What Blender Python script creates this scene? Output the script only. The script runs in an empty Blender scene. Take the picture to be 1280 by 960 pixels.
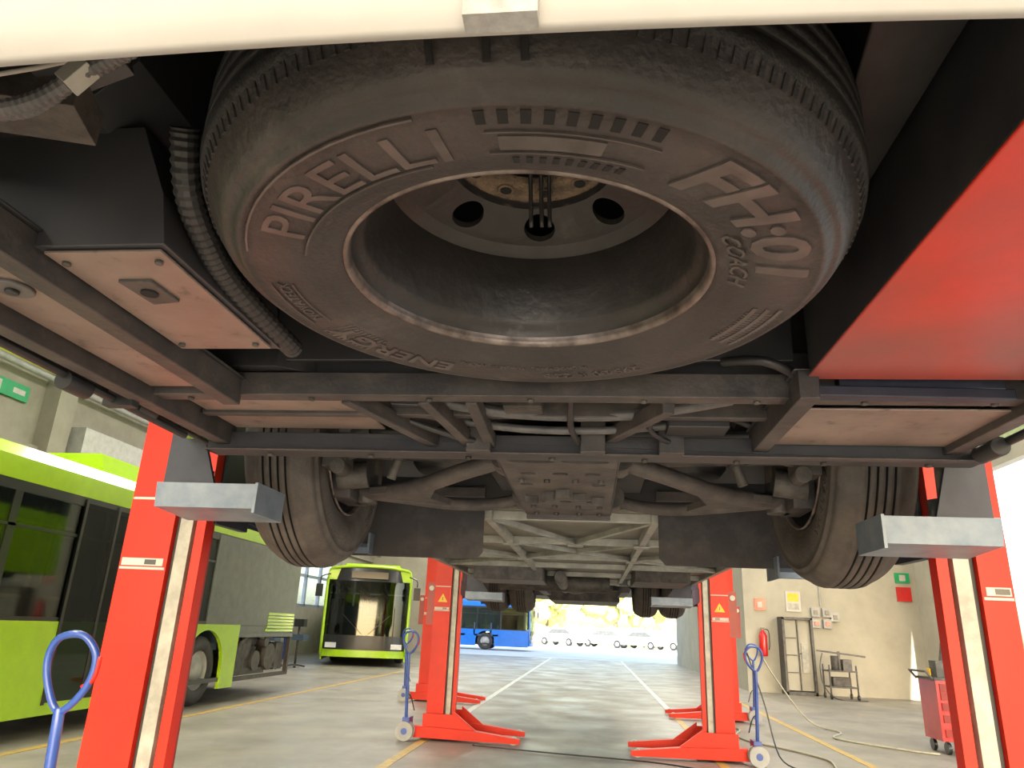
import bpy, bmesh, math, random
from mathutils import Vector, Matrix
random.seed(7)
scene=bpy.context.scene
PI=math.pi
# ------------------------------------------------------------------ materials
def mat(name,c1,c2=None,rough=.6,metal=0.,scale=6.,bump=0.,bscale=None,spec=None,coat=0.,lo=.35,hi=.65,stretch=None):
    m=bpy.data.materials.new(name); m.use_nodes=True
    nt=m.node_tree; b=nt.nodes['Principled BSDF']
    b.inputs['Roughness'].default_value=rough; b.inputs['Metallic'].default_value=metal
    if spec is not None: b.inputs['Specular IOR Level'].default_value=spec
    if coat: b.inputs['Coat Weight'].default_value=coat; b.inputs['Coat Roughness'].default_value=.08
    if c2 is None: c2=tuple(x*.8 for x in c1)
    tc=nt.nodes.new('ShaderNodeTexCoord')
    mp=nt.nodes.new('ShaderNodeMapping')
    if stretch: mp.inputs['Scale'].default_value=stretch
    nt.links.new(tc.outputs['Object'],mp.inputs['Vector'])
    n=nt.nodes.new('ShaderNodeTexNoise'); n.inputs['Scale'].default_value=scale; n.inputs['Detail'].default_value=6; n.inputs['Roughness'].default_value=.62
    nt.links.new(mp.outputs['Vector'],n.inputs['Vector'])
    r=nt.nodes.new('ShaderNodeValToRGB')
    r.color_ramp.elements[0].position=lo; r.color_ramp.elements[1].position=hi
    r.color_ramp.elements[0].color=(*c1,1); r.color_ramp.elements[1].color=(*c2,1)
    nt.links.new(n.outputs['Fac'],r.inputs['Fac']); nt.links.new(r.outputs['Color'],b.inputs['Base Color'])
    if bump:
        n2=nt.nodes.new('ShaderNodeTexNoise'); n2.inputs['Scale'].default_value=bscale or scale*6; n2.inputs['Detail'].default_value=4
        nt.links.new(mp.outputs['Vector'],n2.inputs['Vector'])
        bp=nt.nodes.new('ShaderNodeBump'); bp.inputs['Strength'].default_value=bump; bp.inputs['Distance'].default_value=.01
        nt.links.new(n2.outputs['Fac'],bp.inputs['Height']); nt.links.new(bp.outputs['Normal'],b.inputs['Normal'])
    return m
def add_scuff(m,col,scale,lo,hi,amt,stretch=(1,1,1)):
    nt=m.node_tree; b=nt.nodes['Principled BSDF']; src=b.inputs['Base Color'].links[0].from_socket
    tc=nt.nodes.new('ShaderNodeTexCoord'); mp=nt.nodes.new('ShaderNodeMapping'); mp.inputs['Scale'].default_value=stretch; nt.links.new(tc.outputs['Object'],mp.inputs[0])
    n=nt.nodes.new('ShaderNodeTexNoise'); n.inputs['Scale'].default_value=scale; n.inputs['Detail'].default_value=9; n.inputs['Roughness'].default_value=.7; nt.links.new(mp.outputs[0],n.inputs['Vector'])
    mr=nt.nodes.new('ShaderNodeMapRange'); mr.inputs['From Min'].default_value=lo; mr.inputs['From Max'].default_value=hi; mr.inputs['To Max'].default_value=amt; nt.links.new(n.outputs['Fac'],mr.inputs['Value'])
    mx=nt.nodes.new('ShaderNodeMix'); mx.data_type='RGBA'; mx.inputs['B'].default_value=(*col,1)
    nt.links.new(mr.outputs['Result'],mx.inputs['Factor']); nt.links.new(src,mx.inputs['A']); nt.links.new(mx.outputs['Result'],b.inputs['Base Color'])
    return m
def emis(name,c,s):
    m=bpy.data.materials.new(name); m.use_nodes=True; b=m.node_tree.nodes['Principled BSDF']
    b.inputs['Base Color'].default_value=(*c,1); b.inputs['Emission Color'].default_value=(*c,1); b.inputs['Emission Strength'].default_value=s
    return m
def glassm(name,tint,fac):
    m=bpy.data.materials.new(name); m.use_nodes=True; nt=m.node_tree; nt.nodes.clear()
    o=nt.nodes.new('ShaderNodeOutputMaterial'); mx=nt.nodes.new('ShaderNodeMixShader'); t=nt.nodes.new('ShaderNodeBsdfTransparent'); g=nt.nodes.new('ShaderNodeBsdfGlossy')
    t.inputs['Color'].default_value=(*tint,1); g.inputs['Roughness'].default_value=.05; g.inputs['Color'].default_value=(.9,.95,.95,1)
    n=nt.nodes.new('ShaderNodeLayerWeight'); n.inputs['Blend'].default_value=.25
    ma=nt.nodes.new('ShaderNodeMath'); ma.operation='MULTIPLY_ADD'; ma.inputs[1].default_value=.6; ma.inputs[2].default_value=fac
    nt.links.new(n.outputs['Fresnel'],ma.inputs[0]); nt.links.new(ma.outputs[0],mx.inputs[0])
    nt.links.new(t.outputs[0],mx.inputs[1]); nt.links.new(g.outputs[0],mx.inputs[2]); nt.links.new(mx.outputs[0],o.inputs[0])
    return m
M_TYRE=add_scuff(mat('tyre_rubber',(.020,.0180,.0180),(.044,.037,.035),rough=.5,scale=4,bump=.25,bscale=90),(.12,.10,.09),7,.56,.78,.6)
M_TYRE_D=mat('tyre_tread',(.018,.0175,.018),(.036,.034,.034),rough=.65,scale=9,bump=.4,bscale=120)
M_TYRE2=mat('road_tyre_rubber',(.055,.048,.042),(.10,.088,.075),rough=.75,scale=8,bump=.3,bscale=90)
M_GROOVE=mat('tyre_groove',(.008,.007,.007),rough=.9)
M_LET=mat('sidewall_letter',(.045,.038,.036),(.095,.080,.074),rough=.42,scale=14)
M_RIM=add_scuff(mat('rim_steel_dark',(.019,.018,.018),(.036,.031,.029),rough=.45,metal=.2,scale=7,bump=.2),(.14,.12,.11),9,.62,.75,.5)
M_LIP=mat('rim_lip',(.24,.20,.18),(.06,.045,.04),rough=.4,metal=.5,scale=16)
M_RUST=mat('rusty_hub',(.20,.135,.085),(.06,.045,.035),rough=.8,scale=30,bump=.6)
M_NAVY=mat('chassis_paint',(.017,.018,.022),(.036,.034,.034),rough=.5,scale=5,bump=.1)
M_CHAS=add_scuff(mat('chassis_dusty',(.030,.027,.027),(.070,.060,.054),rough=.55,scale=7,bump=.2),(.15,.125,.105),12,.56,.8,.6)
M_ARM=mat('suspension_arm',(.042,.037,.035),(.09,.076,.066),rough=.6,scale=9,bump=.3)
M_BLACK=mat('black_plastic',(.014,.014,.016),(.026,.025,.024),rough=.5,scale=4)
M_FLAP=mat('mudflap_rubber',(.026,.025,.025),(.075,.068,.064),rough=.7,scale=6,lo=.45,hi=.8,bump=.2)
M_BGREY=mat('blue_grey_plastic',(.030,.032,.038),(.052,.051,.053),rough=.5,scale=3)
M_ALU=add_scuff(mat('dusty_aluminium',(.27,.205,.172),(.10,.075,.062),rough=.45,metal=.2,scale=4,bump=.08,lo=.35,hi=.85),(.05,.04,.035),16,.58,.72,.7,)
M_ALU2=mat('floor_pan_grey',(.22,.21,.17),(.145,.135,.11),rough=.6,metal=.2,scale=3)
M_ALUB=mat('brace_aluminium',(.36,.36,.31),(.22,.22,.19),rough=.5,metal=.3,scale=8)
def red_glow_panel():
    m=mat('skirt_red_glow_paint',(.62,.028,.010),(.42,.025,.012),rough=.3,scale=2.0,bump=.05)
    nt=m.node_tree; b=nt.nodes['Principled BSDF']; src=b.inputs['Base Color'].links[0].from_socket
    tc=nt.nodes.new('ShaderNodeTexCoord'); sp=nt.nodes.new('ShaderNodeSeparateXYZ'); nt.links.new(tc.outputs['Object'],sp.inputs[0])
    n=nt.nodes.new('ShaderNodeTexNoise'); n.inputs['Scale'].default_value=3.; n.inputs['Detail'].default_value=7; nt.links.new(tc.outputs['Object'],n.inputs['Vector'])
    # reflected red light painted into the colour, fading toward larger y and smaller x
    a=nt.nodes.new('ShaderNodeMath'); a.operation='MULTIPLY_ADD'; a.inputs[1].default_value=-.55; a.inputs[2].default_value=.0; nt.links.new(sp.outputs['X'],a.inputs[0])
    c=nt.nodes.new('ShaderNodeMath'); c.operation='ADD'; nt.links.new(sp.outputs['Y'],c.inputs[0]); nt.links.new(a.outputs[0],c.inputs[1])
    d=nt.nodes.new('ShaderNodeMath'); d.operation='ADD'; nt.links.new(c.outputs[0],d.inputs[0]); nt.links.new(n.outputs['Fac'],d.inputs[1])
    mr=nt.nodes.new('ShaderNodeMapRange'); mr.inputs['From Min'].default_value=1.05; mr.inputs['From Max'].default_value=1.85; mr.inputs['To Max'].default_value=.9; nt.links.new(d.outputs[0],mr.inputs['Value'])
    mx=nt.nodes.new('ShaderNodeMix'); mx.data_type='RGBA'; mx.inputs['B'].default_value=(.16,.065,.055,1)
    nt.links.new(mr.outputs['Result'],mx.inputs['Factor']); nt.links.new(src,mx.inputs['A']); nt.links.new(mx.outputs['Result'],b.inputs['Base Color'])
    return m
M_REDGLOW=red_glow_panel()
M_WHITE=mat('bumper_white',(.34,.33,.31),(.285,.275,.26),rough=.45,scale=3)
M_TAPE=mat('clear_tape',(.38,.38,.37),(.26,.26,.25),rough=.3,scale=60)
M_RED=mat('lift_red',(.64,.020,.005),(.50,.016,.005),rough=.4,spec=.3,scale=4,lo=.3,hi=.8)
M_REDD=mat('lift_red_dark',(.30,.012,.006),(.22,.010,.006),rough=.4)
M_CREAM=mat('guide_rail',(.42,.40,.34),(.26,.25,.21),rough=.4,scale=10)
M_FORK=mat('fork_steel',(.13,.17,.22),(.22,.26,.30),rough=.4,metal=.3,scale=8)
M_FORKD=mat('fork_gusset',(.012,.015,.03),(.028,.033,.05),rough=.5)
M_BLUE=mat('handle_blue',(.02,.06,.28),(.03,.08,.34),rough=.35,coat=.3)
M_WHEELG=mat('castor_grey',(.40,.40,.38),(.3,.3,.3),rough=.5)
M_LABEL=mat('label_white',(.50,.47,.43),rough=.4)
M_YEL=mat('sticker_yellow',(.85,.50,.02),rough=.5)
M_LIME=mat('bus_lime',(.40,.66,.012),(.36,.60,.012),rough=.25,coat=.6)
M_BBLUE=mat('bus_blue',(.01,.16,.60),(.01,.14,.52),rough=.25,coat=.5)
M_BUSBLK=mat('bus_black_trim',(.018,.02,.022),rough=.3,coat=.3)
M_BUSGRY=mat('bus_grey_panel',(.07,.08,.085),(.11,.12,.12),rough=.4)
M_SEAT=mat('bus_seat',(.05,.08,.12),rough=.8)
M_RAILY=mat('grab_rail_yellow',(.75,.50,.02),rough=.35)
M_GLASS=glassm('bus_tinted_glass',(.30,.34,.32),.05)
M_GLASS2=glassm('windscreen_glass',(.14,.19,.17),.04)
M_WGL=glassm('hall_window_glass',(.9,.95,1.0),.03)
M_LAMP=mat('headlamp',(.7,.72,.75),rough=.15)
M_DISP=mat('dest_display',(.02,.02,.02),rough=.2)
M_GREEN=mat('exit_green',(.0,.35,.12),rough=.5)
M_WALL=mat('wall_plaster',(.44,.41,.33),(.36,.335,.27),rough=.85,scale=1.2)
M_CONC=mat('wall_concrete',(.34,.32,.26),(.28,.26,.21),rough=.9,scale=2,bump=.1)
M_ROLL=mat('roller_door',(.50,.50,.47),rough=.5)
M_TOOLM=mat('machine_dark',(.05,.05,.052),(.12,.11,.10),rough=.5,metal=.4,scale=12)
M_ENG=mat('engine_metal',(.11,.10,.088),(.038,.035,.032),rough=.6,metal=.4,scale=9,bump=.3)
M_CAB=mat('cable_pale',(.45,.42,.32),rough=.6)
M_HOSE=mat('hose_grey',(.06,.06,.063),(.11,.105,.10),rough=.5,scale=20)
M_WINF=mat('window_frame',(.25,.30,.38),rough=.4)
M_EXTR=mat('extinguisher_red',(.6,.01,.01),rough=.25,coat=.5)
M_CARD=mat('cardboard',(.35,.24,.13),(.28,.19,.10),rough=.8)
M_TREE=mat('foliage',(.38,.42,.13),(.75,.72,.36),rough=.9,scale=2.5,bump=.8,bscale=9)
M_TRUNK=mat('bark',(.22,.16,.10),rough=.9)
M_ASPH=mat('pavement',(.54,.54,.53),(.64,.64,.62),rough=.9,scale=.6)
M_LWHITE=mat('floor_line_white',(.58,.58,.54),(.38,.38,.34),rough=.5,scale=9)
M_LYEL=mat('floor_line_yellow',(.55,.34,.05),(.34,.24,.09),rough=.5,scale=9)
M_CARW=mat('car_white',(.8,.8,.8),rough=.25,coat=.6); M_CARS=mat('car_silver',(.55,.57,.6),rough=.25,coat=.6)
M_CEIL=mat('ceiling_panel',(.5,.5,.48),rough=.9)
def floor_mat():
    m=mat('polished_concrete',(.275,.25,.205),(.185,.17,.142),rough=.3,scale=.9,bump=.05,bscale=16)
    add_scuff(m,(.12,.105,.085),2.2,.5,.75,.6,(1,.35,1))
    nt=m.node_tree; b=nt.nodes['Principled BSDF']
    n=nt.nodes.new('ShaderNodeTexNoise'); n.inputs['Scale'].default_value=1.3; n.inputs['Detail'].default_value=5
    tc=nt.nodes.new('ShaderNodeTexCoord'); nt.links.new(tc.outputs['Object'],n.inputs['Vector'])
    mr=nt.nodes.new('ShaderNodeMapRange'); mr.inputs['From Min'].default_value=.3; mr.inputs['From Max'].default_value=.7
    mr.inputs['To Min'].default_value=.34; mr.inputs['To Max'].default_value=.62
    nt.links.new(n.outputs['Fac'],mr.inputs['Value']); nt.links.new(mr.outputs['Result'],b.inputs['Roughness'])
    return m
M_FLOOR=floor_mat()
# ------------------------------------------------------------------ mesh builder
class MB:
    def __init__(s,name): s.name=name; s.bm=bmesh.new(); s.mats=[]
    def mi(s,m):
        if m not in s.mats: s.mats.append(m)
        return s.mats.index(m)
    def add(s,vs,fs,m,smooth=False):
        V=[s.bm.verts.new(v) for v in vs]; i=s.mi(m)
        for f in fs:
            try:
                F=s.bm.faces.new([V[k] for k in f]); F.material_index=i; F.smooth=smooth
            except ValueError: pass
    def box(s,c,d,m,R=None):
        vs=[]
        for z in(-.5,.5):
            for y in(-.5,.5):
                for x in(-.5,.5):
                    v=Vector((x*d[0],y*d[1],z*d[2]))
                    if R is not None: v=R@v
                    vs.append(v+Vector(c))
        s.add(vs,[(0,2,3,1),(4,5,7,6),(0,1,5,4),(2,6,7,3),(0,4,6,2),(1,3,7,5)],m)
    def bx(s,x0,x1,y0,y1,z0,z1,m): s.box(((x0+x1)/2,(y0+y1)/2,(z0+z1)/2),(x1-x0,y1-y0,z1-z0),m)
    def beam(s,p0,p1,w,h,m):
        p0=Vector(p0);p1=Vector(p1); d=p1-p0; L=d.length; d.normalize()
        up=Vector((0,0,1)) if abs(d.z)<.95 else Vector((1,0,0))
        x=d.cross(up).normalized(); z=x.cross(d).normalized()
        R=Matrix((x,d,z)).transposed()
        s.box((p0+p1)/2,(w,L,h),m,R)
    def cyl(s,p0,p1,r,m,n=16,r2=None,caps=True):
        p0=Vector(p0);p1=Vector(p1); r2=r if r2 is None else r2
        d=(p1-p0).normalized(); q=d.to_track_quat('Z','Y').to_matrix()
        vs=[]
        for p,rr in((p0,r),(p1,r2)):
            for i in range(n):
                a=2*PI*i/n; vs.append(p+q@Vector((rr*math.cos(a),rr*math.sin(a),0)))
        s.add(vs,[(i,(i+1)%n,n+(i+1)%n,n+i) for i in range(n)],m,True)
        if caps:
            s.add(vs[:n],[tuple(range(n))[::-1]],m); s.add(vs[n:],[tuple(range(n))],m)
    def tube(s,pts,r,m,n=8,sm=4,closed=False,rip=None):
        P=[Vector(p) for p in pts]; Q=[]
        k=len(P)
        if sm>1:
            rng=range(k) if closed else range(k-1)
            for i in rng:
                if closed: a,b,c,d=P[i-1],P[i],P[(i+1)%k],P[(i+2)%k]
                else: a,b,c,d=P[max(i-1,0)],P[i],P[i+1],P[min(i+2,k-1)]
                for j in range(sm):
                    t=j/sm
                    Q.append(.5*((2*b)+(c-a)*t+(2*a-5*b+4*c-d)*t*t+(3*b-a-3*c+d)*t**3))
            if not closed: Q.append(P[-1])
        else: Q=P
        vs=[];N=len(Q); x=None
        for i,p in enumerate(Q):
            if closed: t=(Q[(i+1)%N]-Q[i-1])
            else: t=Q[min(i+1,N-1)]-Q[max(i-1,0)]
            t.normalize()
            if x is None:
                x=t.orthogonal().normalized()
            else:
                x=(x-t*x.dot(t)).normalized()
            y=t.cross(x)
            rr=r
            if rip and i%2: rr=r*rip
            for j in range(n):
                a=2*PI*j/n; vs.append(p+(x*math.cos(a)+y*math.sin(a))*rr)
        fs=[]
        for i in range(N if closed else N-1):
            i2=(i+1)%N
            for j in range(n): fs.append((i*n+j,i*n+(j+1)%n,i2*n+(j+1)%n,i2*n+j))
        if not closed: fs+= [tuple(range(n))[::-1],tuple((N-1)*n+j for j in range(n))]
        s.add(vs,fs,m,not rip)
    def lathe(s,prof,M,m,n=64,mf=None):
        vs=[];k=len(prof)
        for i in range(n):
            a=2*PI*i/n
            for r,h in prof: vs.append(M@Vector((r*math.cos(a),r*math.sin(a),h)))
        for j in range(k-1):
            mm=m if mf is None else mf(j)
            s.add([vs[i*k+j+o] for i in range(n) for o in(0,1)],[(i*2,((i+1)%n)*2,((i+1)%n)*2+1,i*2+1) for i in range(n)],mm,True)
    def prism(s,pts,ax,a0,a1,m):
        n=len(pts)
        def P(p,a):
            return {'x':(a,p[0],p[1]),'y':(p[0],a,p[1]),'z':(p[0],p[1],a)}[ax]
        vs=[P(p,a0) for p in pts]+[P(p,a1) for p in pts]
        s.add(vs,[tuple(range(n)),tuple(range(n,2*n))[::-1]]+[(i,(i+1)%n,n+(i+1)%n,n+i) for i in range(n)],m)
    def blob(s,c,r,m,sub=2,jit=.0,sc=(1,1,1)):
        r0=bmesh.ops.create_icosphere(s.bm,subdivisions=sub,radius=1)
        i=s.mi(m)
        for v in r0['verts']:
            k=1+random.uniform(-jit,jit); v.co=Vector((v.co.x*r*sc[0]*k+c[0],v.co.y*r*sc[1]*k+c[1],v.co.z*r*sc[2]*k+c[2]))
            for f in v.link_faces: f.material_index=i; f.smooth=True
    def build(s,parent=None,bevel=0,M=None,weld=True):
        if M is not None: bmesh.ops.transform(s.bm,matrix=M,verts=s.bm.verts)
        if weld: bmesh.ops.remove_doubles(s.bm,verts=s.bm.verts,dist=1e-5)
        bmesh.ops.recalc_face_normals(s.bm,faces=s.bm.faces)
        me=bpy.data.meshes.new(s.name); s.bm.to_mesh(me); s.bm.free()
        for m in s.mats: me.materials.append(m)
        o=bpy.data.objects.new(s.name,me); scene.collection.objects.link(o)
        if parent: o.parent=parent
        if bevel:
            b=o.modifiers.new('bevel','BEVEL'); b.width=bevel; b.segments=2; b.limit_method='ANGLE'; b.angle_limit=math.radians(40)
        return o
def empty(name,loc=(0,0,0)):
    e=bpy.data.objects.new(name,None); scene.collection.objects.link(e); return e
# ------------------------------------------------------------------ tyres
TR=.525; TW=.29
SIDE=[(.296,.045),(.299,.028),(.318,.019),(.338,.012),(.342,.008),(.355,.006),(.358,.0035),(.395,.001),(.43,.001),(.450,.004),(.453,.001),(.459,.001),(.463,.008),(.474,.015),(.478,.014),(.488,.024),(.499,.040),(.508,.058),(.514,.072)]
def tyre_profile(w=TW,R=TR):
    lo=SIDE
    mats2=['s']*(len(lo)-1)
    pts=list(lo)
    y=.078; pts.append((R-.005,y)); mats2.append('t')
    g=.008; tot=w-.156; rw=(tot-g*4)/5
    for i in range(5):
        if i: 
            pts.append((R-.014,y)); mats2.append('g'); y+=g; pts.append((R-.014,y)); mats2.append('g'); pts.append((R-.001,y)); mats2.append('g')
        y+=rw; pts.append((R-(.005 if i==4 else .0),y)); mats2.append('t')
    for r,z in lo[::-1]:
        pts.append((r,w-z)); mats2.append('s')
    return pts,mats2
def side_z(r):
    for (a,za),(b,zb) in zip(SIDE,SIDE[1:]):
        if a<=r<=b: return za+(zb-za)*(r-a)/(b-a)
    return .05
def add_tyre(mb,M,ms,mt,n=96,lugs=True):
    pts,mm=tyre_profile()
    d={'s':ms,'t':mt,'g':M_GROOVE}
    mb.lathe(pts,M,ms,n=n,mf=lambda j:d[mm[j]])
    if lugs:
        for k in range(170):
            a=2*PI*k/170; R=Matrix.Rotation(a,4,'Z')
            for zz,t in ((.066,.35),(TW-.066,-.35)):
                T=M@R@Matrix.Translation((.5108,0,zz))@Matrix.Rotation(t,4,'Y')
                c=T.translation; mb.box(c,(.006,.008,.020),mt,T.to_3x3())
def perforated(mb,M,m,ri,ro,zf,nh,rh,hr,phase=0,lip=.012):
    hs=2*PI/nh
    for k in range(nh):
        ac=phase+k*hs; N=32
        hole=[];out=[]
        w=hr*hs/2
        for j in range(N):
            t=2*PI*j/N; dx=math.cos(t);dy=math.sin(t)
            hole.append((hr+rh*dx,ac+rh*dy/hr))
            tx=((ro-hr)/dx if dx>1e-6 else ((ri-hr)/dx if dx<-1e-6 else 1e9)); ty=(w/abs(dy) if abs(dy)>1e-6 else 1e9)
            q=min(tx,ty); out.append((hr+q*dx,ac+q*dy/hr))
        def P(p,dz=0): return M@Vector((p[0]*math.cos(p[1]),p[0]*math.sin(p[1]),zf(p[0])+dz))
        vs=[P(p) for p in hole]+[P(p) for p in out]+[P(p,lip) for p in hole]
        mb.add(vs,[(j,(j+1)%N,N+(j+1)%N,N+j) for j in range(N)],m)
        mb.add(vs,[(j,(j+1)%N,2*N+(j+1)%N,2*N+j) for j in range(N)],m)
        for sx,rr in ((1,ro),(-1,ri)):
            for sy in(-1,1):
                th=math.atan2(w*sy,(rr-hr)); th%=2*PI
                j0=int(th/(2*PI/N))%N; j1=(j0+1)%N
                mb.add([P(out[j0]),P((rr,ac+sy*hs/2)),P(out[j1])],[(0,1,2)],m)
def add_rim(mb,M,spare=False):
    e=.012 if spare else 0
    mb.lathe([(.305,.022+e),(.307,.016+e),(.303,.011+e),(.298,.012+e),(.295,.022+e),(.294,.03+e)],M,M_LIP,n=96)
    mb.lathe([(.294,.03+e),(.285,.045+e),(.279,.05+e),(.274,.06+e),(.268,.10),(.260,.125),(.257,.15),(.256,.20),(.262,.24),(.29,.265),(.296,.27)],M,M_RIM,n=96)
    zf=lambda r:.258-(r-.15)*.42 if r>.15 else .258
    perforated(mb,M,M_RIM,.152,.235,zf,8,.031,.193,phase=PI/2)
    mb.lathe([(.235,zf(.235)),(.248,zf(.235)-.012),(.257,zf(.235)-.018)],M,M_RIM,n=80)
    h=.0
    mb.lathe([(.152,zf(.152)),(.15,.266),(.149,.272+h)],M,M_RIM,n=64)
    mb.lathe([(.149,.272+h),(.145,.276+h),(.095,.276+h),(.093,.290+h)],M,M_RUST if spare else M_RIM,n=64)
    for k in range(10):
        a=2*PI*k/10+.2; c=Vector((.122*math.cos(a),.122*math.sin(a),0))
        if spare:
            mb.cyl(M@(c+Vector((0,0,.2775+h))),M@(c+Vector((0,0,.272+h))),.016,M_RUST,n=12)
            mb.cyl(M@(c+Vector((0,0,.276+h))),M@(c+Vector((0,0,.270+h))),.011,M_GROOVE,n=12)
        else: mb.cyl(M@(c+Vector((0,0,.293))),M@(c+Vector((0,0,.25))),.015,M_ENG,n=6)
def ring_text(mb,txt,size,phi0,r0,M,m,h=.003,sx=1.,shear=0.,bold=0.):
    cu=bpy.data.curves.new('t','FONT'); cu.body=txt; cu.size=size; cu.extrude=h/2; cu.resolution_u=3; cu.shear=shear; cu.offset=bold
    o=bpy.data.objects.new('t',cu); scene.collection.objects.link(o); bpy.context.view_layer.update()
    me=bpy.data.meshes.new_from_object(o.evaluated_get(bpy.context.evaluated_depsgraph_get()))
    b=bmesh.new(); b.from_mesh(me)
    bmesh.ops.triangulate(b,faces=b.faces)
    for _ in range(4):
        le=[e for e in b.edges if e.calc_length()>.012]
        if not le: break
        bmesh.ops.subdivide_edges(b,edges=le,cuts=1); bmesh.ops.triangulate(b,faces=b.faces)
    b.verts.ensure_lookup_table(); b.verts.index_update()
    rm=r0+size*.35; vs=[]
    for v in b.verts:
        ph=math.radians(phi0)+v.co.x*sx/rm; r=r0+v.co.y
        vs.append(M@Vector((r*math.sin(ph),-r*math.cos(ph),side_z(r)-h/2-v.co.z)))
    fs=[tuple(v.index for v in f.verts) for f in b.faces]
    b.free(); mb.add(vs,fs,m)
    bpy.data.objects.remove(o); bpy.data.meshes.remove(me)
def ring_bar(mb,phi0,phi1,r0,r1,M,m,h=.003,n=12):
    vs=[];fs=[]
    for i in range(n+1):
        ph=math.radians(phi0+(phi1-phi0)*i/n)
        for r in(r0,r1):
            for hh in(0,h): vs.append(M@Vector((r*math.sin(ph),-r*math.cos(ph),side_z(r)-hh)))
    for i in range(n):
        a=i*4;b=a+4
        fs+=[(a+1,a+3,b+3,b+1),(a,a+1,b+1,b),(a+2,b+2,b+3,a+3)]
    fs+=[(0,2,3,1),(n*4,n*4+1,n*4+3,n*4+2)]
    mb.add(vs,fs,m)
XC=-.11
SP=Matrix.Translation((-.11,1.083,1.780))
mb=MB('spare_tyre')
add_tyre(mb,SP,M_TYRE,M_TYRE_D,n=128)
ring_text(mb,'PIRELLI',.088,-61,.366,SP,M_LET,sx=1.35,bold=.0004,h=.0022)
ring_bar(mb,-70,-12,.444,.447,SP,M_LET); ring_bar(mb,-68,-14,.357,.360,SP,M_LET)
ring_text(mb,'FH:01',.105,33,.364,SP,M_LET,sx=1.4,shear=.25,bold=.0030)
ring_text(mb,'COACH',.036,62,.325,SP,M_LET,sx=1.25,bold=.0006)
ring_text(mb,'NOVATECK',.028,-104,.40,SP,M_LET,sx=1.0); ring_bar(mb,-106,-84,.392,.394,SP,M_LET); ring_bar(mb,-106,-84,.428,.430,SP,M_LET)
ring_text(mb,'ENERGY',.06,-152,.385,SP,M_LET,sx=1.3,bold=.001)
ring_text(mb,'295/80 R 22.5',.035,150,.40,SP,M_LET,sx=1.1)
ring_text(mb,'REGROOVABLE  TUBELESS  RADIAL',.016,165,.365,SP,M_LET,sx=1.1)
ring_bar(mb,-2,27,.372,.374,SP,M_LET); ring_bar(mb,-2,27,.412,.414,SP,M_LET); ring_bar(mb,0,18,.379,.405,SP,M_LET,h=.002)
for k in range(9):
    ring_bar(mb,-3+k*3.4,-1.4+k*3.4,.425,.445,SP,M_GROOVE,h=.001,n=3); ring_bar(mb,2+k*2.6,3.3+k*2.6,.345,.362,SP,M_GROOVE,h=.001,n=3)
for k in range(14): ring_bar(mb,103+k*1.3,103.5+k*1.3,.38,.44,SP,M_LET,h=.002,n=2)
for k in range(3): ring_bar(mb,100,122,.385+k*.022,.393+k*.022,SP,M_LET,h=.002)
for k in range(10): ring_bar(mb,-126+k*1.6,-125.4+k*1.6,.37,.44,SP,M_LET,h=.002,n=2)
add_rim(mb,SP,spare=True)
mb.bx(-.16,-.08,.6,1.62,2.13,2.16,M_NAVY)
mb.cyl((-.12,1.09,2.06),(-.12,1.09,2.14),.03,M_RIM)
for dx in(-.02,0.0,.015): mb.tube([(-.10+dx,1.13,2.10),(-.10+dx,1.17,2.04),(-.098+dx,1.19,1.97)],.004,M_BLACK)
for x in(-.175,-.115,-.075):
    mb.tube([(x,.535,1.92),(x+.002,.556,1.86),(x+.003,.575,1.822),(x+.004,.59,1.803)],.0045,M_GROOVE,n=8)
mb.build(bevel=0)
# ------------------------------------------------------------------ raised bus
bus=empty('raised_bus')
mb=MB('front_bumper')
def bow(x): return .452+.045*((x-XC)/1.0)**2+ max(0,abs(x-XC)-1.0)**2
prof=[(.045,1.765),(.02,1.72),(.008,1.708),(.0,1.712),(-.010,1.76),(-.018,1.95),(-.02,2.2),(0.0,2.5),(.03,2.6),(.07,2.6)]
xs=[XC-1.25+2.5*i/50 for i in range(51)]
vs=[(x,bow(x)+p[0],p[1]) for x in xs for p in prof]; k=len(prof)
mb.add(vs,[(i*k+j,i*k+j+1,(i+1)*k+j+1,(i+1)*k+j) for i in range(50) for j in range(k-1)],M_WHITE,True)
mb.bx(-.105,-.045,bow(-.07)-.015,bow(-.07)+.005,1.708,1.80,M_TAPE)
for sx in(-1,1):
    mb.bx(XC+sx*.85-.16,XC+sx*.85+.16,bow(.9)-.06,bow(.9)+.03,2.15,2.33,M_LAMP)
mb.build(bus)
mb=MB('body_shell')
mb.bx(XC-1.27,XC-1.23,.75,2.35,1.82,4.5,M_LIME); mb.bx(XC+1.23,XC+1.27,.75,2.35,1.82,4.5,M_LIME)
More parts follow.
